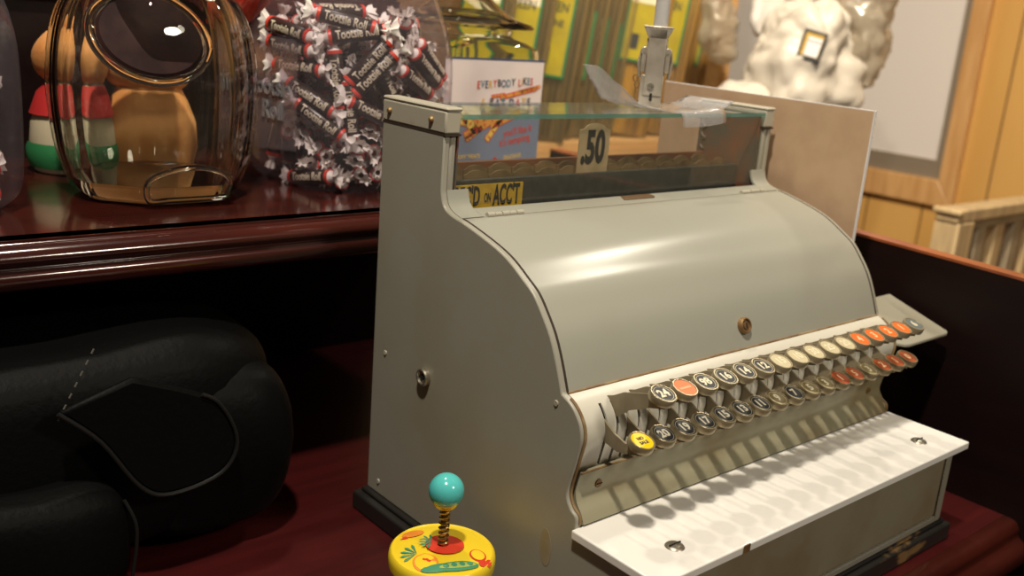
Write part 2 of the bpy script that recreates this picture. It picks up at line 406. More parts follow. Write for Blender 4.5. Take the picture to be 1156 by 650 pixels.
low = [('y', 'NO\nSALE'), ('d', '20'), ('d', '19'), ('d', '17'), ('d', '15'), ('d', '13'), ('d', '11'), ('t', '9'), ('d', '7'), ('t', '5'), ('t', '3'), ('r', '1'), ('r', '5'), ('t', '3'), ('r', '2'), ('r', '1'), ('r', '0')]
upp = [('d', '24'), ('o', ''), ('d', '98'), ('d', '16'), ('d', '14'), ('d', '12'), ('c', '15'), ('c', '10'), ('c', '30'), ('c', '25'), ('c', '20'), ('o', '4'), ('o', '3'), ('o', '2'), ('o', '1'), ('b', '6')]
cn = dict(y='yellow', d='charcoal', o='orange', c='cream', t='tan', r='red', b='slate blue')
def make_keys(proto, xs, spec, cy, cz):
    for i, (x, (c, t)) in enumerate(zip(xs, spec)):
        k = proto if i == 0 else proto.copy()
        if i: COL.objects.link(k); k.parent = reg
        k.location = (x, 0, 0)
        f = MB(); M = Matrix.Translation((0, cy, cz)) @ Matrix.Rotation(TILT, 4, 'X') @ Matrix.Translation((0, 0, .0005))
        f.lathe([(.0086, -.0002), (.0086, .0003), (.0001, .0003)], 28, M=M)
        if t:
            mi = 2 if c in 'y' else 1
            lines = t.split('\n')
            for j, ln in enumerate(lines):
                f.text(ln, (.0105 if len(ln) <= 2 else .0045) if len(lines) == 1 else .0042, M @ Matrix.Translation((0, (.0022 - .0044 * j) if len(lines) > 1 else 0, .0003)), mi, .0002, .035, .95)
            if c in 'dt' and len(lines) == 1:
                f.tube([(M @ V((.0077 * math.cos(a), .0077 * math.sin(a), .0003))) for a in [2 * PI * q / 24 for q in range(24)]], .0002, 4, 1, closed=True)
        elif c == 'o':
            f.box((-.006, -.0012, .0003), (.006, .0008, .00045), 3, M)
        fo = f.build('key_face', [kcol[c], ktxt if c not in 'or' else mat('key_numeral_pale', (.85, .55, .30), .4), ink, mat('key_bar_salmon', (.85, .32, .14), .4)], k)
        fo['label'] = cn[c] + ' key face'
make_keys(key_l, KL, low, 0.0, .1655); make_keys(key_u, KU, upp, -.004, .2010)

# white ledge, drawer, plinth
led = MB()
led.box((-.004, -.0563, .0805), (W + .0008, .0315, .0882))
ledo = led.build('white_ledge', marble, reg, bevel=.0013, bseg=3)
for x, y in ((.045, -.0277), (.405, -.0277)):
    s_ = MB().lathe([(.0001, .0022), (.0045, .0020), (.0068, .0010), (.0076, 0), (.0076, -.001)], 24, c=(x, y, .0883))
    s_.box((x - .0062, y - .0006, .0901), (x + .0062, y + .0006, .0909), 1); s_.build('ledge_screw', [steel, blackhole], ledo)
ch = MB(); ch.prism([(.090, -.0566), (.094, -.0568), (.099, -.0564), (.097, -.0555), (.092, -.0557)], 'z', .0815, .0880); ch.build('chip', brass, ledo)
case = MB()
case.box((.004, -.0450, .0), (.014, .03, .0800)); case.box((W - .014, -.0450, 0), (W - .004, .03, .0800)); case.box((.014, -.045, .0755), (W - .014, .03, .0800)); case.box((.014, -.045, 0), (W - .014, .03, .0060))
case.build('drawer_case', paint, reg, bevel=.0008)
MB().box((.006, -.0335, .001), (W - .006, .03, .079)).build('drawer_void', blackhole, reg)
dr = MB().box((.0155, -.0440, .0072), (W - .0155, -.032, .0742)); dr.build('drawer_front', mat('drawer_enamel', (.30, .265, .185), .4, c2=(.25, .20, .12), ns=16), reg, bevel=.0015)
pb = MB(); pb.box((-.013, -.052, CZ), (W + .010, BACK + .006, -.004)); pb.box((-.006, -.047, -.004), (W + .004, BACK + .002, .0))
pb.build('plinth', wood_black, reg, bevel=.002)
# side table on the right
wt = MB()
def wz(y): return .1600 + (y - .0286) / (.125 - .0286) * .030
poly = [(.4500, .104), (.4500, .035), (.459, .0300), (.466, .0286), (.545, .0286), (.551, .031), (.551, .104)]
for dz in (0,):
    n = len(poly); vs = [(x, y, wz(y)) for x, y in poly] + [(x, y, wz(y) - .0035) for x, y in poly]
    wt.add(vs, [list(range(n)), list(range(n, 2 * n))[::-1]] + [(i, (i + 1) % n, n + (i + 1) % n, n + i) for i in range(n)])
wt.prism([(.104, wz(.104) - .002), (.104, wz(.104) - .05), (.045, wz(.045) - .004)], 'x', .4502, .4540)
wt.build('side_table', paint, reg, bevel=.001)

# display interior
MB().box((.0065, .2165, .272), (W - .0065, .3070, .280)).build('display_floor', slate, reg)
MB().box((.0165, .2440, .280), (.4265, .2470, .3122)).build('drum_cover', slate, reg, bevel=.001)
MB().box((.0165, .2185, .280), (.4200, .2200, .2905)).build('front_rail', redbrown, reg)
MB().box((.0165, .2930, .280), (.4265, .2960, .3190)).build('rear_rail', redbrown, reg, bevel=.001)
rp = MB(); rp.box((.4285, .2245, .287), (.4310, .3060, .3690)); rpo = rp.build('end_plate', rusty_plate, reg)
cl = MB()
for z in (.328, .341, .353): cl.tube([(.4275, .2945 + .007 * math.cos(a), z + .006 * math.sin(a)) for a in [PI * k / 8 - PI / 2 for k in range(9)]], .0012, 6)
cl.build('spring_clip', steel, rpo)
MB().box((.0150, .2245, .287), (.0165, .3060, .3690)).build('end_plate', rusty_plate, reg)
def arch(cx, y, w, z0, z1, th=.0012, sc=.004):
    pts = [(cx - w / 2, z0), (cx + w / 2, z0), (cx + w / 2, z1 - sc)]
    for k in range(9):
        a = PI * k / 8; pts.append((cx + w * .34 * math.cos(a), z1 - sc + sc * (.25 + .75 * math.sin(a))))
    pts.append((cx - w / 2, z1 - sc)); return MB().prism(pts, 'y', y, y + th)
for k in range(14):
    cx = .034 + k * .0288
    arch(cx, .2560, .0275, .285, .3168 + .0010 * (k % 2)).build('price_flag', flag_b, reg)
    arch(cx + .012, .2720, .0275, .285, .3195 + .0010 * ((k + 1) % 2)).build('price_flag', flag_b, reg) if k < 13 else None
f50 = arch(.2045, .2520, .0415, .290, .3585, .0012, .0065)
f50.cur = 1; f50.text('.50', .0435, frame((.2030, .2518, .3340), (1, 0, 0), (0, -1, 0)), 1, .0002, .04, .60)
o_ = f50.build('price_flag', [flag_m, ink], reg); o_['label'] = 'raised tan price flag reading .50'
fr = MB().box((.0190, .2345, .2850), (.1005, .2357, .3095))
fr.text("REC'D", .0235, frame((.0370, .2343, .2985), (1, 0, 0), (0, -1, 0)), 1, .0002, .03, .44)
fr.text("ON", .0115, frame((.0598, .2343, .2970), (1, 0, 0), (0, -1, 0)), 1, .0002, .02, .42)
fr.text("ACC'T", .0250, frame((.0815, .2343, .2985), (1, 0, 0), (0, -1, 0)), 1, .0002, .03, .42)
o_ = fr.build('account_flag', [yellow2, ink], reg); o_['label'] = "yellow flag reading REC'D ON ACC'T"
MB().box((.0160, .2236, .2945), (.4345, .2254, .3668)).build('front_pane', pane_front, reg, smooth=0)
tg = MB().box((.0162, .2212, .3675), (.4335, .3110, .3715)); tgo = tg.build('top_pane', [pane_top, pane_edge], reg, smooth=0)
for p in tgo.data.polygons:
    if p.normal.y < -.9: p.material_index = 1

# ------------------------------------------------------------------ chrome sign holder and plastic on the display glass
GZ = .3718
sh = thing('sign_holder', 'upright chrome clamp holder with a grey tube, standing on the display glass', 'sign holder', (.2925, .2640, GZ), (0, 0, math.radians(-48)))
b = MB(); b.box((-.0150, -.007, 0), (.0110, .008, .0015)); b.box((-.0130, -.0060, .0015), (.0100, .0060, .0330)); b.box((-.0090, -.0078, .0130), (.0092, -.0060, .0790))
b.prism([(-.0090, .0690), (.0092, .0690), (.0150, .0800), (-.0150, .0800)], 'y', -.0078, .0060); b.box((-.0150, -.0085, .0800), (.0150, .0070, .0815))
b.build('body', chrome, sh, bevel=.0008)
MB().prism([(-.0022, .0075), (.0004, .0075), (.0004, .0155), (-.0022, .0155)], 'y', -.0084, -.0058).build('slot', blackhole, sh, bevel=.0006)
a = MB()
for s_ in (-1, 1): 
    a.box((s_ * .0120 - .0022, -.0055, .0360), (s_ * .0120 + .0022, .0055, .0560)); a.tube([(s_ * .0118, -.0055, .0565), (s_ * .0118, .0055, .0565)], .0042, 12)
    a.tube([(s_ * .0145, .002, .030), (s_ * .0165, .002, .045), (s_ * .0140, .002, .058)], .0018, 8)
a.box((-.0105, -.0035, .0335), (-.009, .0035, .069)); a.box((.009, -.0035, .0335), (.0105, .0035, .069))
a.build('side_arm', chrome, sh, bevel=.0006)
MB().lathe([(.0034, 0), (.0032, .0022), (.0001, .0026)], 16, M=Matrix.Translation((-.0022, -.0076, .0225)) @ Matrix.Rotation(PI / 2, 4, 'X')).build('thumb_screw', steel, sh)
ch_ = MB()
for i in range(5): ch_.tube([( -.0165 + .002 * math.sin(i) + .0022 * math.cos(t), .001, .004 + i * .0062 + .0036 * math.sin(t)) for t in [2 * PI * q / 12 for q in range(12)]], .0007, 5, closed=True)
ch_.build('bead_chain', brass, sh)
MB().lathe([(.0072, .0815), (.0072, .135)], 20, c=(.0012, 0, 0)).build('tube', mat('grey_tube', (.50, .48, .47), .35), sh)
# clear plastic strip (curled sheet) lying on the glass
strip = MB(); P = [(.1950, .262, .4130, .004), (.2060, .262, .4080, .010), (.2210, .262, .3960, .016), (.2380, .2600, .3830, .022), (.2600, .256, .3745, .028), (.2900, .252, .3730, .031), (.3250, .248, .3745, .031), (.3480, .243, .3790, .030), (.3580, .238, .3850, .028)]
P = spline(P, 5); rings = []
for i, (x, y, z, w) in enumerate(P):
    nz = .0012 * noise.noise(V((x * 90, 1, 3)))
    rings.append([(x + .0 + (t - .5) * -.006, y + (t - .5) * w * 2, max(z, GZ + .0006) + nz + .002 * abs(t - .5) * math.sin(i * .7)) for t in [j / 8 for j in range(9)]])
vs = [p for r in rings for p in r]; fs = [(i * 9 + j, i * 9 + j + 1, (i + 1) * 9 + j + 1, (i + 1) * 9 + j) for i in range(len(rings) - 1) for j in range(8)]
strip.add(vs, fs)
# bent down front flap
flap = spline([(.3400, .2150, .3755), (.3420, .2090, .3740), (.3440, .2060, .3680), (.3440, .2050, .3600)], 4)
rings2 = [[(x - .066 + .064 * t, y - .001 * t, z + .0045 * t * t * t) for t in [j / 8 for j in range(9)]] for x, y, z in flap]
strip.add([p for r in rings2 for p in r], [(i * 9 + j, i * 9 + j + 1, (i + 1) * 9 + j + 1, (i + 1) * 9 + j) for i in range(len(rings2) - 1) for j in range(8)])
so = strip.build('plastic_strip', crinkle, None, smooth=60)
so.modifiers.new('thickness', 'SOLIDIFY').thickness = .0006
tag(so, 'curled piece of clear crinkled plastic draped across the display glass', 'plastic sheet')

# ------------------------------------------------------------------ hardboard sheet on the right
hb = thing('hardboard_sheet', 'tan hardboard sheet standing upright beside the register display', 'board', (.47, .2, CZ))
Mh = Matrix.Translation((.4640, .1120, CZ)) @ Matrix.Rotation(math.radians(90 - 3.5), 4, 'Z')
m = MB(); m.box((0, -.0035, 0), (.30, 0, .4085), 0, Matrix.Translation((-.47, -.2, -CZ)) @ Mh); m.build('board_face', cardboard, hb, smooth=0)
m = MB(); MM = Matrix.Translation((-.47, -.2, -CZ)) @ Mh
m.box((-.0012, -.0035, 0), (0, 0, .4085), 0, MM); m.box((-.0012, -.0035, .4085), (.30, 0, .4093), 0, MM); m.build('board_edge', card_edge, hb, smooth=0)

# ------------------------------------------------------------------ counter, shelf, panels
def struct(name, mb, m, **k): return tag(mb.build(name, m, None, **k), kind='structure')
CF = -.062
cab = thing('counter', 'dark mahogany counter carrying the cash register', 'counter', (0, .3, CZ))
def loc(mb, o): mb.v = [(x - o[0], y - o[1], z - o[2]) for x, y, z in mb.v]; return mb
c = MB(); c.box((-1.0, CF, CZ - .030), (.5655, .76, CZ)); loc(c, (0, .3, CZ)).build('worktop', mahog_top, cab)
c = MB(); pr_ = spline([(CF, CZ), (CF - .012, CZ - .001), (CF - .018, CZ - .008), (CF - .019, CZ - .016), (CF - .024, CZ - .020), (CF - .032, CZ - .026), (CF - .034, CZ - .036), (CF - .028, CZ - .044), (CF - .010, CZ - .048)], 4) + [(CF, CZ - .048)]
c.prism(pr_, 'x', -1.0, .5655); loc(c, (0, .3, CZ)).build('edge_moulding', mahog, cab)
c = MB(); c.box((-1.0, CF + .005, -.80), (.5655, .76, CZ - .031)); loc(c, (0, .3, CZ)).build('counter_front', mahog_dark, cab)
SZ = .260; SF = .352
shf = thing('mahogany_shelf', 'glossy mahogany shelf with moulded front edge holding the candy jars', 'shelf', (-.2, .5, SZ))
c = MB(); c.box((-1.0, SF + .012, SZ - .018), (.388, .735, SZ)); loc(c, (-.2, .5, SZ)).build('shelf_board', mahog, shf)
c = MB(); pr_ = spline([(SF + .014, SZ), (SF + .010, SZ - .003), (SF + .004, SZ - .0035), (SF - .002, SZ - .007), (SF - .004, SZ - .013), (SF + .002, SZ - .0185), (SF + .001, SZ - .021), (SF - .002, SZ - .027), (SF + .002, SZ - .036), (SF + .014, SZ - .041)], 4) + [(SF + .03, SZ - .041), (SF + .03, SZ)]
c.prism(pr_, 'x', -1.0, .388); loc(c, (-.2, .5, SZ)).build('front_moulding', mahog, shf)
bb = thing('back_board', 'dark mahogany back board standing behind the candy jars', 'cabinet back', (-.35, .745, CZ))
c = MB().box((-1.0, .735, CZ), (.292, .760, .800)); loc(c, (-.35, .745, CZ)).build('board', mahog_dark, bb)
c = MB(); c.box((-1.0, .722, .4320), (.292, .735, .446)); c.box((-1.0, .727, .446), (.292, .735, .456)); loc(c, (-.35, .745, CZ)).build('cross_rail', mahog, bb)
pn = thing('side_board', 'dark mahogany end panel rising at the right end of the counter', 'cabinet side', (.575, .2, CZ))
c = MB()
pa = [(-.30, .2060), (.115, .2365), (.76, .2600), (.76, -.80), (-.30, -.80)]
zl = lambda y: .2345 + .030 * (y - .1)
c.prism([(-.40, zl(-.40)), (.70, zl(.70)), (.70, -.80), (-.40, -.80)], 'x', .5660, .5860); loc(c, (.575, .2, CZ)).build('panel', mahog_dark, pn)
c = MB(); c.prism([(-.40, zl(-.40)), (.70, zl(.70)), (.70, zl(.70) + .003), (-.40, zl(-.40) + .003)], 'x', .5655, .5865); loc(c, (.575, .2, CZ)).build('lit_top_edge', mahog_edge, pn)  # strip coloured brighter to show the lit top edge

# ------------------------------------------------------------------ leather bag under the shelf
bg = thing('leather_bag', 'black leather bag with a rounded flap lying under the shelf', 'bag', (-.33, .40, CZ))
def blob(c, s, p, n=40, m=22, amp=.004, fr=14, seed=0, crump=0):
    """superellipsoid with gentle dents"""
    mb = MB(); vs = []; fs = []
    sg = lambda v, e: math.copysign(abs(v) ** e, v)
    for i in range(m + 1):
        ph = -PI / 2 + PI * i / m
        for k in range(n):
            th = 2 * PI * k / n
            q = V((sg(math.cos(ph), p) * sg(math.cos(th), p), sg(math.cos(ph), p) * sg(math.sin(th), p), sg(math.sin(ph), p)))
            w = V((q.x * s[0], q.y * s[1], q.z * s[2])); d = noise.noise(w * fr + V((seed, seed * 2, 0))) * amp
            if crump:
                d += crump * (abs(noise.noise(w * fr * 1.7 + V((7, seed, 2)))) - .25) + crump * .22 * (abs(noise.noise(w * fr * 4.5 + V((seed, 9, 4)))) - .25)
            w += q.normalized() * d
            vs.append((w.x + c[0], w.y + c[1], w.z + c[2]))
    for i in range(m):
        for k in range(n):
            k2 = (k + 1) % n; fs.append((i * n + k, i * n + k2, (i + 1) * n + k2, (i + 1) * n + k))
    return mb.add(vs, fs)
B = (-.33, .40, CZ)
loc(blob((-.33, .42, .086), (.255, .115, .095), .45, seed=3, amp=.012, fr=9), B).build('bag_body', leather, bg, smooth=60, weld=True)
loc(blob((-.150, .370, .069), (.075, .075, .080), .6, seed=5, amp=.010, fr=14), B).build('gusset', leather, bg, smooth=60, weld=True)
flp = [(-.290, .148), (-.2607, .1192), (-.2313, .074), (-.2063, .0611), (-.1645, .0688), (-.1503, .094), (-.1643, .129), (-.1869, .1451), (-.235, .165)]
fl = MB(); F = spline(flp, 5); fl.prism([(x, z) for x, z in F], 'y', .284, .292); loc(fl, B).build('flap', leather, bg, bevel=.003)
fp = MB().tube([(x, .2835, z) for x, z in F[:-6]], .0018, 8); loc(fp, B).build('flap_piping', piping_m, bg)
pk = blob((-.335, .295, .036), (.095, .030, .050), .5, seed=9, amp=.006, fr=16); loc(pk, B).build('front_pocket', leather, bg, smooth=60, weld=True)
fp = MB().tube(spline([(-.247, .2760, .070), (-.240, .272, .050), (-.2400, .272, .028), (-.2440, .2745, -.004)], 4), .0016, 8); loc(fp, B).build('pocket_piping', piping_m, bg)
th = MB()
for i in range(7):
    p = lerp((-.2895, .2860, .142), (-.2641, .2860, .190), i / 6); q = lerp((-.2895, .2860, .142), (-.2641, .2860, .190), (i + .4) / 6); th.tube([p, q], .0007, 5)
loc(th, B).build('stitching', thread, bg)

# ------------------------------------------------------------------ tin toy spinner
ty = thing('tin_humming_toy', 'yellow tin drum toy with turquoise ball plunger and fruit pictures', 'tin toy', (-.061, .112, CZ))
H = .072
MB().lathe([(.0375, 0), (.0385, .002), (.0385, H - .010)], 48).build('drum', copper_plain, ty)
l = MB(); l.lathe([(.0398, H - .014), (.0415, H - .012), (.0420, H - .006), (.0412, H - .0015), (.0398, H), (.0385, H - .0008), (.025, H + .0016), (.010, H + .0024), (.0001, H + .0024)], 64)
zt_ = lambda r: H + .0008 + (.0385 - r) / .0385 * .0024
def tp(x, y, dz=.0003): 
    r = math.hypot(x, y); z = H - .0008 + (.0024 if r < .025 else .0024 * (1 - (r - .025) / .0135)) + .0010 * (1 if r < .02 else 0)
    return (x, y, z + dz)
R45 = math.radians(-42)   # the picture side faces the room
def top_patch(mb, pts, mi, dz=.0004):
    c_, s_ = math.cos(R45), math.sin(R45)
    pts = [(x * 1.33, y * 1.33) for x, y in pts]; q = [(x * c_ - y * s_, x * s_ + y * c_) for x, y in pts]
    cx = sum(p[0] for p in q) / len(q); cy = sum(p[1] for p in q) / len(q)
    vs = [tp(cx, cy, dz + .0006)] + [tp(x, y, dz) for x, y in q] ; n = len(q)
    mb.add(vs, [(0, 1 + i, 1 + (i + 1) % n) for i in range(n)], mi)
ell = lambda cx, cy, a, b, rot=0, n=20: [(cx + a * math.cos(t) * math.cos(rot) - b * math.sin(t) * math.sin(rot), cy + a * math.cos(t) * math.sin(rot) + b * math.sin(t) * math.cos(rot)) for t in [2 * PI * k / n for k in range(n)]]
lid_o = l.build('lid', yellow, ty)
pic = MB()
top_patch(pic, ell(.001, .001, .0115, .0105), 0, .0012)                      # tomato
for k in range(6):
    a = PI + (k - 2.5) * .55; top_patch(pic, [(-.007, .002), (-.007 + .006 * math.cos(a - .15), .002 + .006 * math.sin(a - .15)), (-.007 + .008 * math.cos(a), .002 + .008 * math.sin(a)), (-.007 + .006 * math.cos(a + .15), .002 + .006 * math.sin(a + .15))], 1, .0019)
top_patch(pic, ell(-.019, .013, .0068, .0042, .5), 2, .0008); top_patch(pic, [(-.026, .006), (-.023, .010), (-.021, .007)], 0, .0008)
top_patch(pic, ell(-.008, -.018, .0072, .0085, .5), 2, .0004); top_patch(pic, ell(-.008, -.018, .0060, .0073, .5), 3, .0007); top_patch(pic, ell(-.0075, -.016, .0025, .0028, .5), 0, .001)
for k in range(5):
    a = 2.0 + k * .5; top_patch(pic, [(-.014, -.010), (-.014 + .008 * math.cos(a - .12), -.010 + .008 * math.sin(a - .12)), (-.014 + .010 * math.cos(a), -.010 + .010 * math.sin(a)), (-.014 + .008 * math.cos(a + .12), -.010 + .008 * math.sin(a + .12))], 1, .0009)
top_patch(pic, ell(.010, -.019, .0130, .0040, .35), 1, .0011); top_patch(pic, ell(.0105, -.0185, .0110, .0022, .35), 4, .0015)
top_patch(pic, ell(.001, -.022, .0115, .0034, .30), 1, .0009)
for k in range(4): top_patch(pic, ell(.004 + k * .0044, -.0208 + k * .0017, .0017, .0014), 1, .0021)
top_patch(pic, ell(.021, -.005, .0050, .0058, .2), 0, .0005); top_patch(pic, ell(.021, -.005, .0040, .0048, .2), 3, .0009)
top_patch(pic, ell(.024, -.011, .0022, .0040, .1), 0, .0006); top_patch(pic, ell(.0275, -.0105, .0018, .0036, -.1), 0, .0006)
pic.build('fruit_pictures', [red, green_p, orange_p, yellow, mat('pea_green', (.35, .45, .10), .4)], lid_o)
sp = MB(); zb_, zt_ = H + .002, .1150
sp.lathe([(.0026, zb_), (.0026, zt_)], 12)
n = 9
sp.tube([(.0036 * math.cos(2 * PI * n * k / 160), .0036 * math.sin(2 * PI * n * k / 160), zb_ + .002 + (zt_ - zb_ - .002) * k / 160) for k in range(161)], .00085, 6)
sp.build('plunger_spring', spring_m, ty)
bl = MB().sphere((0, 0, .1225), .0137, 40, 24); blo = bl.build('ball_knob', turq, ty, smooth=80)
MB().lathe([(.0050, .1075), (.0085, .1102), (.0108, .1137), (.0112, .1150), (.0100, .1150)], 32).build('ball_collar', yellow, blo)

# ------------------------------------------------------------------ glass candy jar (octagonal, slanted mouth)
J = (-.126, .512, SZ)
jr = thing('glass_candy_jar', 'empty clear eight-sided glass jar with slanted mouth on the mahogany shelf', 'jar', J)
def octring(a, z, n=8, rc=.12):
    """octagon of apothem a with softened corners"""
    out = []
    R = a / math.cos(PI / 8)
    C_ = [(R * math.cos(PI / 8 + k * PI / 4), R * math.sin(PI / 8 + k * PI / 4)) for k in range(8)]
    for k in range(8):
        p, c_, q = C_[k - 1], C_[k], C_[(k + 1) % 8]
        a1 = lerp(c_, p, rc); a2 = lerp(c_, q, rc)
        for t in (0, .5, 1):
            w = lerp(lerp(a1, c_, t), lerp(c_, a2, t), t); out.append((w[0], w[1], z))
    return out
op = [(.0620, 0), (.0690, .003), (.0740, .012), (.0835, .040), (.0880, .075), (.0890, .105), (.0860, .140), (.0790, .168), (.0660, .190), (.0480, .204), (.0300, .210)]
op = spline(op, 3)
jb = MB()
outer = [octring(a, z) for a, z in op]
inner = [octring(max(a - .0055, .01), max(z, .016) if i > 6 else .016 + .0002 * i, rc=.3) for i, (a, z) in enumerate(op) if z >= .006]
inner = [octring(max(a - .0055, .008), z - (.004 if z > .19 else 0), rc=.3) for a, z in op if z >= .018]
jb.loft(outer); jb.loft(inner)
jo = jb.build('jar_body', glass_clear, jr, smooth=38)
# flip inner shell so the wall is a closed thickness
bm = bmesh.new(); bm.from_mesh(jo.data); nv = len(outer) * 24
for f in bm.faces:
    if all(v.index >= nv for v in f.verts): f.normal_flip()
bm.to_mesh(jo.data); bm.free()
r_ = MB(); Mm = frame((-.030, -.0690, .1500), (1, 0, 0), (-.10, -.80, .60))
r_.tube([Mm @ V((.050 * math.cos(t), .044 * math.sin(t), 0)) for t in [2 * PI * k / 48 for k in range(48)]], .0042, 12, closed=True); r_.build('mouth_rim', glass_clear, jr, smooth=80)
r_ = MB(); r_.lathe([(.044, -.003), (.0455, 0), (.043, .003), (.012, .004), (.010, .0045), (.0001, .0045)], 40, M=Mm @ Matrix.Diagonal((1, .88, 1, 1))); r_.build('bung', jarlid, jr)
r_ = MB()
r_.tube(spline([(.036, -.0755, .0085), (.038, -.0800, .026), (.020, -.0850, .036), (0, -.0865, .039), (-.020, -.0850, .036), (-.038, -.0800, .026), (-.036, -.0755, .0085), (-.018, -.0745, .0075), (.018, -.0745, .0075), (.036, -.0755, .0085)], 5), .0028, 8)
r_.build('moulded_arch', glass_clear, jr, smooth=80)

# plush figures behind it
def figure(loc_, s, label, body, bands=True):
    f = thing('plush_figure', label, 'plush figure', loc_, group=None)
    h = blob((0, 0, .112 * s), (.034 * s, .032 * s, .028 * s), .95, 28, 16, .004, 40, 2); h.sphere((.004 * s, 0, .138 * s), .012 * s, 14, 8); h.build('head', peach, f, smooth=70)
    b = MB().lathe([(.0001, .0), (.036 * s, .001), (.041 * s, .02 * s), (.038 * s, .05 * s), (.028 * s, .075 * s), (.020 * s, .090 * s)], 28); b.build('body', body, f, smooth=60)
    if not bands: return f
    b = MB().lathe([(.0405 * s, .006 * s), (.0435 * s, .014 * s), (.0435 * s, .024 * s), (.0412 * s, .030 * s)], 28, cap=False); b.build('green_band', fig_green, f, smooth=60)
    b = MB().lathe([(.0392 * s, .058 * s), (.0370 * s, .064 * s), (.0320 * s, .078 * s), (.0240 * s, .088 * s)], 28, cap=False); b.build('red_scarf', fig_red, f, smooth=60)
    return f
figure((-.160, .650, SZ), 1.02, 'orange-headed plush figure with red scarf and green band, peeking out left of glass jar', cream)
f2 = figure((-.075, .668, SZ), 1.0, 'peach-coloured round plush figure added directly behind the glass jar for warm refractions', peach, False)  # added so the jar glass refracts warm peach tones
f2.scale = (1.55, 1, .95)

# ------------------------------------------------------------------ candy tubs
T = V((.098, .530, SZ))
def tub_ring(z, s, panels, n=72, R=.112, d=.0985):
    out = []
    for k in range(n):
        t = 2 * PI * k / n; r = R
        for pa in panels:
            c_ = math.cos(t - pa)
            if c_ > .5: r = min(r, d / c_)
        out.append((r * s * math.cos(t), r * s * math.sin(t), z))
    return out
tprof = spline([(.0, .78), (.004, .86), (.016, .955), (.035, .99), (.07, 1.0), (.11, 1.0), (.140, .985), (.165, .94), (.185, .87), (.205, .80), (.235, .72), (.25, .66), (.252, .62)], 3)
def tub(loc_, label, rot=0, panels=(185, 275, 5, 95)):
    tb = thing('candy_tub', label, 'candy tub', loc_, (0, 0, rot))
    pr = [math.radians(p) for p in panels]
    m = MB().loft([tub_ring(z, s, pr) for z, s in tprof]); m.build('tub_body', tub_m, tb, smooth=22)
    pa = pr[0]; n = V((math.cos(pa), math.sin(pa), 0)); x = V((-math.sin(pa), math.cos(pa), 0))
    M = frame(n * .0990 + V((0, 0, .092)), V((math.sin(pa), -math.cos(pa), 0)) * -1, n)
    pts = [(-.046, -.058), (.046, -.050), (.046, .052), (.040, .060), (-.040, .060), (-.046, .052)]
    m = MB().prism(pts, 'z', 0, .0006, M=M); po = m.build('embossed_panel', tub_panel, tb, smooth=0)
    m = MB(); m.text('Tootsie', .026, M @ Matrix.Translation((-.002, .010, .0008)), None, .0016, .012, .95); m.text('Roll', .026, M @ Matrix.Translation((.004, -.014, .0008)), None, .0016, .012, .95)
    m.build('raised_lettering', emboss, po)
    return tb
tb = tub(T, 'clear faceted plastic tub packed with brown candy rolls beside the glass jar')
cdir = V((-.76, .645, 0))
Ml = frame(cdir * .093 + V((0, 0, .205)), V((.645, .76, 0)), (-.76 * .80, .645 * .80, .60))
m = MB().lathe([(.058, -.006), (.060, -.004), (.060, .005), (.057, .007), (.0001, .007)], 48, M=Ml); m.build('red_lid', lidred, tb)
T2 = V((-.362, .500, SZ))
tb2 = tub(T2, 'clear plastic candy tub cut off by the left edge of the photo', math.radians(40))

# candy rolls
def roll_proto(txt):
    r = thing('candy_roll', '', 'candy roll')
    L = .058; m = MB()
    Mx = Matrix.Rotation(PI / 2, 4, 'Y')
    m.lathe([(.0068, -L / 2), (.0076, -L / 2 + .001), (.0076, L / 2 - .001), (.0068, L / 2)], 20, M=Mx)
    for s_ in (-1, 1): m.lathe([(.0076, -.0018), (.0079, -.0016), (.0079, .0016), (.0076, .0018)], 20, 1 and (0, 0, 0), 1, Matrix.Translation((s_ * (L / 2 - .0018), 0, 0)) @ Mx)
    for q in range(2):
        tm = bmesh.new(); tv, tf = text_mesh(txt, .025); bv = [tm.verts.new(p) for p in tv]
        for f in tf: tm.faces.new([bv[i] for i in f])
        for yy in (-.3, -.2, -.1, 0, .1, .2, .3, .4): bmesh.ops.bisect_plane(tm, geom=tm.verts[:] + tm.edges[:] + tm.faces[:], plane_co=(0, yy, 0), plane_no=(0, 1, 0))
        tm.verts.index_update(); vs = [tuple(v.co) for v in tm.verts]; fs = [[v.index for v in f.verts] for f in tm.faces]; tm.free()
        o = len(m.v); R = .0077
        for x, y, z in vs:
            a = y * .0125 / R + q * PI; rr = R + (.0003 if z > 0 else -.0001)
            m.v.append((x * .0086, rr * math.sin(a) * 1, rr * math.cos(a)))
        # text runs along the roll, bent round it
        for f in fs: m.f.append([i + o for i in f]); m.m.append(2)
    b = m.build('roll_body', [choc, wrap_r, gold_txt], r, smooth=40)
    for s_ in (-1, 1):
        t = MB(); n = 16; rings = []
        for i, (x, rad, fl) in enumerate([(L / 2 - .0004, .0068, 0), (L / 2 + .0028, .0040, .1), (L / 2 + .0045, .0032, .3), (L / 2 + .0085, .0080, .75), (L / 2 + .0130, .0108, 1)]):
            rings.append([(s_ * (x + .0012 * fl * math.sin(k * 2.3 + s_)), rad * (1 + .18 * fl * math.cos(k * PI)) * math.cos(2 * PI * k / n), rad * (1 - .55 * fl) * (1 + .25 * fl * math.cos(k * PI)) * math.sin(2 * PI * k / n)) for k in range(n)])
        t.loft(rings, cap=False); t.build('wrapper_twist', wrap_w, r, smooth=50)
    return r
proto = roll_proto('Tootsie Roll')
def roll_mat(c, d, spin):
    d = V(d).normalized(); u = V((0, 0, 1)) if abs(d.z) < .9 else V((1, 0, 0))
    y = u.cross(d).normalized(); z = d.cross(y)
    M = Matrix((d, y, z)).transposed().to_4x4() @ Matrix.Rotation(spin, 4, 'X'); M.translation = c; return M
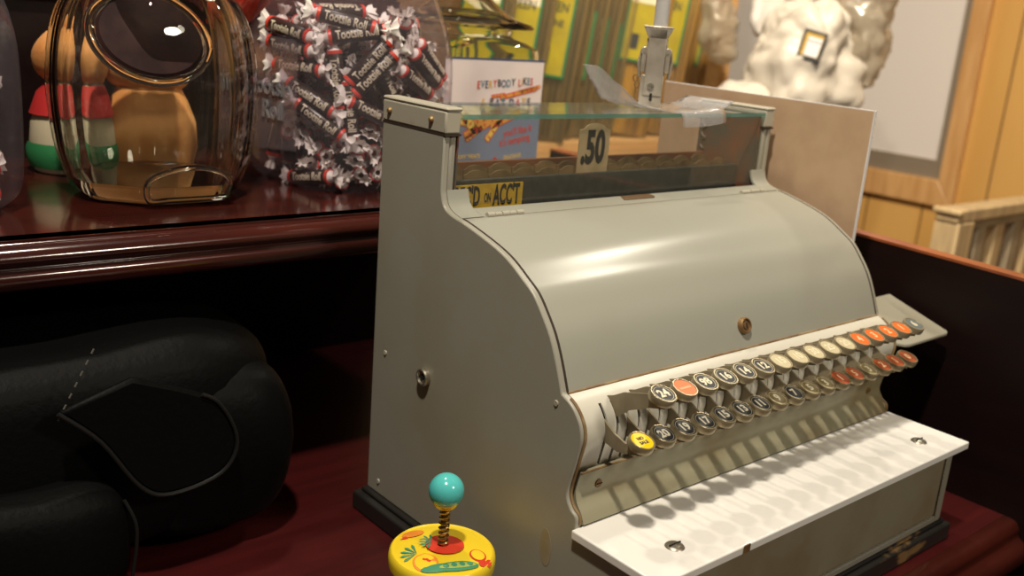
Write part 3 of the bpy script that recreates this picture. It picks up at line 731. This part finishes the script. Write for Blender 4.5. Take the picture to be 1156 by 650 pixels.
hand = [
 (.0463,.4576,.4338, .799,-.571,-.186, 'candy roll lying across the top of the heap, left end near the tub shoulder'),
 (.0553,.4507,.4219, .866,-.466,.181, 'nearly level candy roll at the top of the heap with cream lettering'),
 (.0655,.4437,.3955, .624,-.235,.746, 'upper of two parallel slanting candy rolls in the middle of the tub'),
 (.0721,.4418,.3834, .665,-.195,.721, 'lower of two parallel slanting candy rolls in the middle of the tub'),
 (.0378,.4579,.3759, .108,-.090,-.990, 'upright candy roll left of the two parallel slanting rolls'),
 (.1414,.4514,.3898, .774,.293,-.562, 'candy roll slanting down right with clear lettering near the tub edge'),
 (.1566,.4507,.3976, .735,.249,-.630, 'candy roll slanting down right, outermost against the right tub wall'),
 (.1273,.4493,.3760, .840,.305,-.449, 'candy roll slanting down right just above the register post'),
 (.0226,.4807,.3558, .489,-.749,-.447, 'candy roll slanting down right just under the raised lettering'),
 (.0278,.4716,.3345, .550,-.661,-.510, 'second candy roll below the raised lettering, slanting down right'),
 (.0490,.4498,.3460, .081,-.049,-.996, 'upright candy roll in the middle of the tub above the white twists'),
 (.0732,.4409,.3435, .878,-.244,-.412, 'candy roll slanting down beside the register post'),
 (.0114,.5066,.4201, .257,-.952,-.168, 'topmost level candy roll behind the hazy left panel'),
 (.0120,.5054,.4044, .274,-.957,-.096, 'second level candy roll down behind the hazy left panel'),
 (.0163,.4959,.3842, .386,-.923,-.016, 'third level candy roll down behind the hazy left panel'),
 (.0300,.4900,.2724, .248,-.956,.156, 'candy roll lying flat at the bottom left of the tub')]
ends = [(.0105,.5209,.3601),(.0110,.5166,.3194),(.0162,.4975,.3129),(.0237,.4828,.3048),(.0334,.4703,.2955),(.0439,.4606,.3077),(.0362,.4673,.2829),(.0334,.4745,.2722),(.0493,.4567,.2731),(.0597,.4508,.2941),(.0394,.4643,.3218),(.0512,.4555,.3138),(.0642,.4488,.3090),(.0307,.4733,.4024),(.0317,.4721,.3815),(.0742,.4453,.3239),(.0798,.4439,.3010),(.1018,.4421,.3788),(.0853,.4429,.4120),(.0171,.4954,.4399),(.0101,.5351,.3355),(.0140,.5037,.3349),(.0670,.4476,.2776),(.0856,.4429,.2823),(.0213,.4869,.2867)]
placed = []
def segdist(a, b):
    best = 9
    for s_ in (-1, -.5, 0, .5, 1):
        p = a[0] + a[1] * (.033 * s_)
        w = p - b[0]; t = max(-.033, min(.033, w.dot(b[1]))); best = min(best, (w - b[1] * t).length)
    return best
def ok(c, d, lim):
    return all((c - q[0]).length > .068 or segdist((c, d), q) > lim for q in placed)
first = True
G1 = 'candy rolls in the tub'
for h in hand:
    c = V(h[:3]); ax = V((T.x, T.y, c.z)); c = ax + (c - ax) * (1 if (c - ax).length < .09 else .09 / (c - ax).length); d = V(h[3:6]).normalized()
    if d.dot(V((.76, -.645, .08))) < 0 and abs(d.z) < .9: d = -d
    o_ = c - ax; o_ = (o_ - d * o_.dot(d)).normalized(); y_ = o_.cross(d)
    M = Matrix((d, y_, o_)).transposed().to_4x4(); M = M @ Matrix.Rotation(random.uniform(-.25, .25), 4, 'X'); M.translation = c
    if first: proto.matrix_world = M; proto['label'] = h[6]; proto['group'] = G1; first = False
    else: dup(proto, M, h[6], G1)
    placed.append((c, d))
for e in ends:
    p = V(e); ax = V((T.x, T.y, p.z)); o_ = (p - ax).normalized(); d = (o_ + V((random.uniform(-.6, .6), random.uniform(-.6, .6), random.uniform(-.3, .7)))).normalized()
    c = p - o_ * .006 - d * .036
    dup(proto, roll_mat(c, d, random.uniform(0, 6)), 'candy roll in the tub with its white twisted end turned outward', G1); placed.append((c, d))
cnt = 0; tries = 0
while cnt < 80 and tries < 40000:
    tries += 1
    a = random.uniform(0, 2 * PI); r = .082 * math.sqrt(random.random()); z = SZ + random.uniform(.012, .165)
    d = V((random.gauss(0, 1), random.gauss(0, 1), random.gauss(0, .7))).normalized(); c = V((T.x + r * math.cos(a), T.y + r * math.sin(a), z))
    good = True
    for s_ in (-.039, .039):
        e = c + d * s_
        if math.hypot(e.x - T.x, e.y - T.y) > .088 or e.z < SZ + .008 or e.z > SZ + .185: good = False
    if good and ok(c, d, .0128):
        dup(proto, roll_mat(c, d, random.uniform(0, 6)), 'candy roll half buried deeper in the heap inside the middle tub', G1); placed.append((c, d)); cnt += 1
placed = []; cnt = 0; tries = 0
for a, z, tz in ((-.75, .03, .3), (-.45, .055, -.5), (-.80, .085, .9), (-.30, .105, .2), (-.62, .125, -.6), (-.15, .02, .1), (-.40, .145, .7)):
    c = V((T2.x + .088 * math.cos(a), T2.y + .088 * math.sin(a), T2.z + z)); d = V((-math.sin(a), math.cos(a), tz)).normalized(); c -= V((math.cos(a), math.sin(a), 0)) * .006 * (1 - abs(tz))
    o_ = V((math.cos(a), math.sin(a), 0)); y_ = o_.cross(d); M = Matrix((d, y_, d.cross(y_))).transposed().to_4x4(); M.translation = c
    dup(proto, M, 'candy roll against the wall of the tub cut off by the left edge', 'candy rolls in the left tub'); placed.append((c, d))
while cnt < 26 and tries < 9000:
    tries += 1
    a = random.uniform(-.9, .6); r = random.uniform(.045, .085); z = SZ + random.uniform(.012, .14)
    d = V((random.gauss(0, 1), random.gauss(0, 1), random.gauss(0, .8))).normalized(); c = V((T2.x + r * math.cos(a), T2.y + r * math.sin(a), z))
    good = all(math.hypot((c + d * s_).x - T2.x, (c + d * s_).y - T2.y) < .089 and SZ + .008 < (c + d * s_).z < SZ + .16 for s_ in (-.039, .039))
    if good and ok(c, d, .0128):
        dup(proto, roll_mat(c, d, random.uniform(0, 6)), 'candy roll in the tub cut off by the left edge', 'candy rolls in the left tub'); placed.append((c, d)); cnt += 1

# ------------------------------------------------------------------ square jar with the printed label
J3 = V((.2975, .599, SZ))
j3 = thing('square_glass_jar', 'clear square glass jar with a printed candy label, behind the register display', 'jar', J3)
def rsq(h, z, rc=.028, n=6):
    out = []
    for cx, cy, a0 in ((1, 1, 0), (-1, 1, PI / 2), (-1, -1, PI), (1, -1, 1.5 * PI)):
        for k in range(n + 1):
            a = a0 + PI / 2 * k / n; r = min(rc, h * .98); out.append((cx * (h - r) + r * math.cos(a), cy * (h - r) + r * math.sin(a), z))
    return out
pro = [(.072, 0), (.077, .003), (.079, .010), (.079, .140), (.078, .150), (.073, .158), (.066, .1625), (.064, .166), (.066, .169), (.066, .171)]
jb = MB(); OUT = [rsq(h, z, .022 if z < .15 else (.022 + (z - .15) * 3)) for h, z in pro]; INN = [rsq(h - .004, z, .018 if z < .15 else (.018 + (z - .15) * 3)) for h, z in [(.079, .007)] + pro[3:]]
jb.loft(OUT + INN[::-1], cap=True)
jb.build('jar_body', glass_clear, j3, smooth=40)
L = MB(); lo_ = [(.060, .1725), (.090, .1745), (.0915, .177), (.088, .180), (.066, .186), (.050, .196), (.036, .208), (.022, .216), (.018, .224), (.024, .234), (.018, .246), (.0001, .250)]
L.lathe(lo_[::-1] + [(.056, .1735), (.060, .178), (.063, .182), (.047, .192), (.033, .204), (.019, .212), (.0001, .213)], 48, c=(0, -.003, 0)); L.build('glass_lid', glass_lid, j3, smooth=50)
# label: a flat printed card on the front face
lx0, lx1, lz0, lz1 = -.0785, .0755, .0065, .1395; yl = -.0797
lb = MB(); lb.box((lx0, yl, lz0), (lx1, yl + .0006, lz1), 0)
def L3(x, z, d=.0003): return frame((x, yl - d, z), (1, 0, 0), (0, -1, 0))
def lrect(x0, z0, x1, z1, mi, d=.0002, rot=0):
    cx, cz = (x0 + x1) / 2, (z0 + z1) / 2; w, h = (x1 - x0) / 2, (z1 - z0) / 2
    lb.box((-w, -h, 0), (w, h, .0001), mi, L3(cx, cz, d) @ Matrix.Rotation(rot, 4, 'Z'))
lrect(lx0, lz0, lx1, .064, 1); lb.prism([(lx0, .064), (.010, .064), (lx1, .084), (lx1, .064)], 'y', yl - .0003, yl, 1)
lrect(lx0, lz1 - .0022, lx1, lz1, 2)
cols = [4, 9, 7, 8, 4, 5, 7, 9, 5, 7, 4, 8, 5, 9]
def spread(txt, size, x, z, d, c0, slope, sx=.85, gap=.0011):
    for i, ch_ in enumerate(txt):
        if ch_ == ' ': x += size * .30; continue
        vs, _ = text_mesh(ch_, .015); w_ = (max(v[0] for v in vs) - min(v[0] for v in vs)) * size * sx
        lb.text(ch_, size, L3(x + w_ / 2, z + slope * i + .0007 * math.sin(i * 1.7), d), cols[(i + c0) % 14], .0002, .015, sx); x += w_ + gap
spread('EVERYBODY LIKES', .0125, -.030, .1075, .0004, 0, .0004, .78, .0010)
spread('A BAR DATE', .0135, -.024, .0870, .0016, 3, 0, .85, .0022)
# candy bars drawn as plain slabs
for x, z, w, h, r in ((.036, .0985, .060, .006, .20), (.004, .0955, .022, .004, .12), (.054, .1035, .036, .0045, .20), (-.020, .058, .056, .012, .45), (-.040, .064, .038, .013, -.75), (-.012, .070, .044, .010, .35), (.018, .066, .050, .009, .38), (-.060, .066, .040, .009, -.2), (-.030, .050, .030, .008, .55), (.002, .056, .040, .009, .9)):
    lrect(x - w / 2, z - h / 2, x + w / 2, z + h / 2, 4, .00045, r); lrect(x - w / 2 + .0012, z - h / 2 + .0012, x + w / 2 - .0012, z + h / 2 - .0012, 3 if w > .04 else 6, .0006, r)
    for k in range(4): lrect(x - w / 2 + w * (k + .6) / 4.4 * math.cos(r) + (w / 2) * (1 - math.cos(r)), z - .0022 + math.sin(r) * (-w / 2 + w * (k + .6) / 4.4), x - w / 2 + w * (k + .6) / 4.4 * math.cos(r) + (w / 2) * (1 - math.cos(r)) + .0018, z + .0022 + math.sin(r) * (-w / 2 + w * (k + .6) / 4.4), 4, .0008, r)
lb.text("you'll like it", .0125, L3(.040, .0520, .0004) @ Matrix.Rotation(.16, 4, 'Z'), 4, .0002, .012, .8)
lb.text("it's tempting", .0125, L3(.036, .0400, .0004) @ Matrix.Rotation(.16, 4, 'Z'), 4, .0002, .012, .8)
lb.text('LUXURY TREATS', .0068, L3(-.040, .0215, .0004), 6, .0002, .01, .85); lb.text('*', .014, L3(.006, .0135, .0004), 4, .0002, .05)
lb.text('DELICIOUS', .0068, L3(.034, .0195, .0004) @ Matrix.Rotation(.10, 4, 'Z'), 6, .0002, .01, .85)
lb.build('printed_label', [label_w, label_b, navy, bar_o, red, ink, bar_y, navy, mat('label_gold_ink', (.70, .42, .08), .5), mat('label_teal_ink', (.10, .22, .28), .5)], j3, smooth=0)

# ------------------------------------------------------------------ rear rack with label packs
RY = 1.34
rk = thing('pine_rack', 'pine display rack at the back holding the yellow-labelled packs', 'rack', (1.35, RY, -.82))
c = MB(); c.box((.55, RY - .07, .148), (1.71, RY + .22, .166)); c.box((.55, RY - .075, .115), (1.71, RY - .060, .150)); loc(c, (1.35, RY, -.82)).build('shelf', rack_m, rk)
c = MB(); c.box((.55, RY - .07, -.14), (1.71, RY + .22, -.12)); c.box((.55, RY - .078, -.005), (1.71, RY - .062, .030)); loc(c, (1.35, RY, -.82)).build('lower_shelf', rack_m, rk)
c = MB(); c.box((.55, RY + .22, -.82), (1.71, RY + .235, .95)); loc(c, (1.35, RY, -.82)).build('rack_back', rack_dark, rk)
for x in (.53, 1.71):
    c = MB().box((x, RY - .07, -.82), (x + .02, RY + .235, .95)); loc(c, (1.35, RY, -.82)).build('upright', rack_m, rk)
def pack(P, rz, lean, label, w=.125, h=.42, word='EEN', word2='PINE', lab=(.125, .36), cream_top=False, blk=False):
    p = thing('candy_stick_pack', label, 'pack', P, (0, lean, rz), group='yellow-labelled packs on the rack')
    m = MB(); n = 24
    def rg(z, a, b): return [(a * math.copysign(abs(math.cos(t)) ** .7, math.cos(t)), b * math.copysign(abs(math.sin(t)) ** .7, math.sin(t)), z) for t in [2 * PI * k / n for k in range(n)]]
    m.loft([rg(0, w / 2 * .9, .010), rg(.01, w / 2 * .97, .016), rg(h * .3, w / 2, .0175), rg(h * .8, w / 2, .015), rg(h * .97, w / 2, .006), rg(h, w / 2, .002)])
    m.build('film', bagfilm, p, smooth=60)
    s_ = MB()
    for i in range(9): s_.tube([(-w / 2 * .85 + w * .85 * i / 8, .004 * math.sin(i * 2), .008), (-w / 2 * .85 + w * .85 * i / 8 + .002 * math.sin(i), .004 * math.cos(i), h * .86)], .0062, 8)
    s_.build('sticks', amber if blk or P[0] > 1.38 else dull_sticks, p)
    l = MB(); x0, x1 = -w / 2 * .90, w / 2 * .46; z0, z1 = lab; y = -.0185
    l.box((x0, y, z0), (x1, y + .0008, z1), 1)
    l.box((x0 + .006, y - .0004, z0 + .006), (x1 - .006, y, z1 - .006), 0)
    if cream_top: l.box((x0 + .006, y - .0006, z0 + (z1 - z0) * .62), (x1 - .006, y - .0003, z1 - .006), 2)
    F_ = lambda x, z: frame((x, y - .0007, z), (1, 0, 0), (0, -1, 0))
    if word: l.text(word, .030, F_(-.006, z0 + (z1 - z0) * .62), 3, .0003, .02, .75)
    if word2: l.text(word2, .022, F_(-.010, z0 + (z1 - z0) * .48), 3, .0003, .02, .8)
    l.box((-.034, y - .0009, z0 + .030), (-.014, y - .0004, z0 + .068), 3 if not blk else 4)
    l.build('paper_label', [pk_yellow, pk_green, pk_cream, pk_ink, silver], p, smooth=0)
    return p
PX = [(0.870, 1.30, '', '', True, 'leftmost pack on the rack, its pale label top above the square jar'),
      (0.985, 1.30, 'EEN', '', True, 'pack second from the left on the rack, cream label top, partly behind the square jar'),
      (1.085, 1.30, 'EEN', 'PINE', False, 'pack whose yellow label shows EEN over PINE'),
      (1.150, 1.345, '', '', False, 'narrow edge of a pack just right of the EEN and PINE label'),
      (1.205, 1.35, 'EEN', '', False, 'pack third to the left of the chrome holder, label in shade'),
      (1.262, 1.36, '', '', True, 'pack with cream-topped label just left of the chrome holder'),
      (1.320, 1.37, '', '', False, 'dim pack partly behind the chrome holder'),
      (1.405, 1.33, '', '', True, 'pack with pale label corner just right of the chrome holder'),
      (1.520, 1.34, 'EN', '', False, 'pack with bright yellow label and grey square right of the chrome holder'),
      (1.592, 1.38, '', '', False, 'narrow pack right of the grey-square label'),
      (1.652, 1.38, '', '', False, 'rightmost yellow-labelled pack, next to the white wrapped bundle')]
for i, (x, y, w1, w2, ct, lab) in enumerate(PX):
    lz = (.150, .40) if i < 3 else ((.145, .355 - .012 * i) if i < 7 else (.190, .42))
    pack((x, y, .167), math.radians(-33), math.radians(5.5), lab, word=w1, word2=w2, lab=lz, cream_top=ct, blk=(i == 8))
for i in range(9):
    b = thing('squat_jar', 'small squat amber jar on the lower rack shelf seen through the register display', 'jar', (.92 + i * .092, RY + .01, -.12), group='amber jars on the lower rack shelf')
    MB().lathe([(.034, 0), (.038, .004), (.038, .07), (.030, .085), (.029, .092)], 20).build('jar_glass', amber, b)
    MB().lathe([(.031, .090), (.032, .092), (.032, .106), (.0001, .107)], 20).build('lid', rack_dark, b)

# ------------------------------------------------------------------ wrapped white bundle
WB = V((1.70, 1.02, -.82))
wb = thing('wrapped_bundle', 'white plastic-wrapped bundle with a small bordered label, before the framed pane', 'bundle', WB)
b = blob((0, 0, 1.185), (.140, .12, .185), .8, 120, 90, .034, 9, 4, .030); b.build('white_wrap', wrap_bag, wb, smooth=70)
b = blob((-.115, .060, 1.085), (.115, .09, .075), .85, 80, 50, .018, 12, 8, .016); b.build('white_shoulder', wrap_bag, wb, smooth=70)
b = blob((.110, -.085, 1.310), (.070, .055, .150), .8, 90, 70, .028, 14, 6, .026); b.build('loose_wrap', haze_bag, wb, smooth=70)
b = blob((-.02, .12, 1.36), (.060, .02, .10), .6, 30, 20, .015, 16, 6); b.build('white_flap', sheet_m, wb, smooth=70)
b = MB().lathe([(.10, 0), (.11, .01), (.11, 1.02), (.09, 1.05)], 24); b.build('pedestal', rack_m, wb)
n_ = V((-.78, -.60, .10)).normalized(); xx = V((.58, -.78, -.20)).normalized()
s_ = MB(); Ms = frame(V((-.110, -.084, 1.252)) + n_ * .012, xx, n_)
s_.box((-.027, -.034, -.020), (.027, .034, 0), 0, Ms); s_.box((-.0215, -.0260, 0), (.0205, .0270, .0006), 1, Ms); s_.box((-.0135, -.0245, .0006), (.0190, .0190, .0012), 2, Ms)
s_.box((-.0150, .0085, .0012), (.0190, .0100, .0016), 3, Ms)
s_.build('bordered_label', [ink, gold, silver, ink], wb, smooth=0)
hg = thing('hanging_clear_bag', 'grey hazy plastic bag hanging above between the packs and the bundle', 'plastic bag', (1.56, 1.19, .40))
blob((0, 0, .055), (.055, .04, .085), .75, 70, 50, .02, 16, 3, .016).build('bag_film', haze_bag, hg, smooth=70)
MB().tube([(0, 0, .12), (0, 0, .45)], .003, 8).build('hanging_cord', rack_m, hg)
pl_ = thing('metal_post', 'grey metal post between the yellow packs and the white bundle', 'post', (1.755, 1.345, -.82))
MB().box((-.016, -.012, 0), (.010, .012, 1.75)).build('post_body', mullion, pl_); MB().box((.010, -.010, 0), (.022, .010, 1.75)).build('dark_edge', ink, pl_)

# ------------------------------------------------------------------ room: right wall with framed pane, railing, floor, back wall
WX = 2.80
w = MB(); w.box((WX, -.8, -.82), (WX + .10, 1.0865 - .0, 1.9)); w.box((WX, 1.0865, -.82), (WX + .10, 2.9, -.07)); w.box((WX, 1.0865, 1.2), (WX + .10, 2.9, 1.9)); w.box((WX, 2.4, -.07), (WX + .10, 2.9, 1.2))
struct('wall_right', w, wall_m, smooth=0)
g = MB()
for k in range(14):
    y = .9879 + .206 * (k - 8)
    if y < 1.0: g.box((WX - .0006, y - .003, -.82), (WX + .002, y + .003, 1.9))
    else: g.box((WX - .0006, y - .003, -.82), (WX + .002, y + .003, -.07))
struct('trim_1', g, groove_m, smooth=0)
yA, yB, zA, zB = 1.0865, 2.40, -.066, 1.20
wf = MB(); t = .088
wf.prism([(yA, zA), (yB, zA), (yB - t, zA + t), (yA + .060, zA + t)], 'x', WX - .028, WX + .02)
wf.prism([(yA, zA), (yA + .060, zA + t), (yA + .060, zB - t), (yA, zB)], 'x', WX - .028, WX + .02)
wf.prism([(yB, zA), (yB, zB), (yB - t, zB - t), (yB - t, zA + t)], 'x', WX - .028, WX + .02)
wf.prism([(yA, zB), (yA + .060, zB - t), (yB - t, zB - t), (yB, zB)], 'x', WX - .028, WX + .02)
win = struct('window_1', wf, frame_m, bevel=.004)
yi0, yi1, zi0, zi1 = yA + .060, yB - t, zA + t, zB - t
ib = MB(); q = .050
ib.box((WX - .006, yi0, zi0), (WX + .016, yi1, zi0 + .062)); ib.box((WX - .006, yi0, zi0 + .062), (WX + .016, yi0 + .030, zi1)); ib.box((WX - .006, yi1 - .03, zi0 + .062), (WX + .016, yi1, zi1)); ib.box((WX - .009, yi0, zi0), (WX + .010, yi1, zi0 + .008))
ib.build('inner_border', mullion, win, bevel=.001)
MB().box((WX + .004, yi0 + .03, zi0 + .062), (WX + .012, yi1 - .03, zi1)).build('pane', pane_m, win, smooth=0)
rl = thing('wooden_railing', 'weathered wooden railing with square balusters below the framed pane', 'railing', (2.2, .60, -.82))
zr = .104 + .82
c = MB(); c.box((-.482, -.028, zr - .030), (.60, .028, zr)); c.box((-.490, -.034, zr - .012), (-.470, .034, zr + .001)); c.build('handrail', rail_m, rl, bevel=.004)
c = MB(); c.box((-.430, -.018, zr - .052), (.60, .018, zr - .030)); c.build('lower_rail', rail_g, rl, bevel=.002)
c = MB(); c.box((-.478, -.030, 0), (-.400, .030, zr - .030)); c.build('newel_post', rail_m, rl, bevel=.004)
for k in range(9):
    x = -.345 + k * .098; MB().box((x, -.016, .10), (x + .046, .016, zr - .046)).build('baluster', rail_m if k % 2 else rail_g, rl, bevel=.003)
struct('floor', MB().box((-3, -3, -.84), (WX + .1, 3.2, -.82)), floor_m, smooth=0)
struct('wall_back', MB().box((-3, 2.9, -.82), (WX + .1, 3.0, 1.9)), dim_wall, smooth=0)

# ------------------------------------------------------------------ lights
def area(name, p, tgt, size, e, col=(1, .90, .74), spread=None):
    l = bpy.data.lights.new(name, 'AREA'); l.shape = 'DISK'; l.size = size; l.energy = e; l.color = col
    if spread: l.spread = spread
    o = bpy.data.objects.new(name, l); COL.objects.link(o); o.location = p
    o.rotation_euler = (V(tgt) - V(p)).to_track_quat('-Z', 'Y').to_euler(); return o
area('ceiling_lamp', (-.50, -.24, 1.75), (.15, .1, .15), .09, 28)
area('ceiling_lamp', (1.40, .40, 1.52), (.2, .15, .25), .10, 6)
area('ceiling_lamp', (.05, .66, 1.78), (.05, .3, .2), .10, 8.5)
area('ceiling_lamp', (.55, -1.75, 1.55), (.25, .0, .15), .30, 17)
area('ceiling_lamp', (.55, .25, 1.90), (2.2, 1.2, .2), .20, 34, (1, .85, .64), math.radians(120))
wd = bpy.data.worlds.new('room_ambient'); SC.world = wd; wd.use_nodes = True
wd.node_tree.nodes['Background'].inputs[0].default_value = (1, .82, .60, 1); wd.node_tree.nodes['Background'].inputs[1].default_value = .05

# ------------------------------------------------------------------ camera
cam = bpy.data.cameras.new('camera'); co = bpy.data.objects.new('camera', cam); COL.objects.link(co)
cam.sensor_width = 36; cam.lens = 1121.6 / 1156 * 36; cam.clip_start = .02; cam.clip_end = 50
from mathutils import Euler
R_ = Matrix.Rotation(-.7035, 3, 'Z') @ Matrix.Rotation(-.0792, 3, 'Y') @ Matrix.Rotation(1.2982, 3, 'X')
co.matrix_world = Matrix.Translation((-.4908, -.4286, .4571)) @ R_.to_4x4()
cam.dof.use_dof = True; cam.dof.focus_distance = .78; cam.dof.aperture_fstop = 6.5
SC.camera = co
SC.view_settings.view_transform = 'Standard'; SC.view_settings.look = 'None'; SC.view_settings.gamma = 1
SC.view_settings.use_curve_mapping = False; SC.view_settings.exposure = 0.0
SC.cycles.max_bounces = 16; SC.cycles.transparent_max_bounces = 24; SC.cycles.transmission_bounces = 14
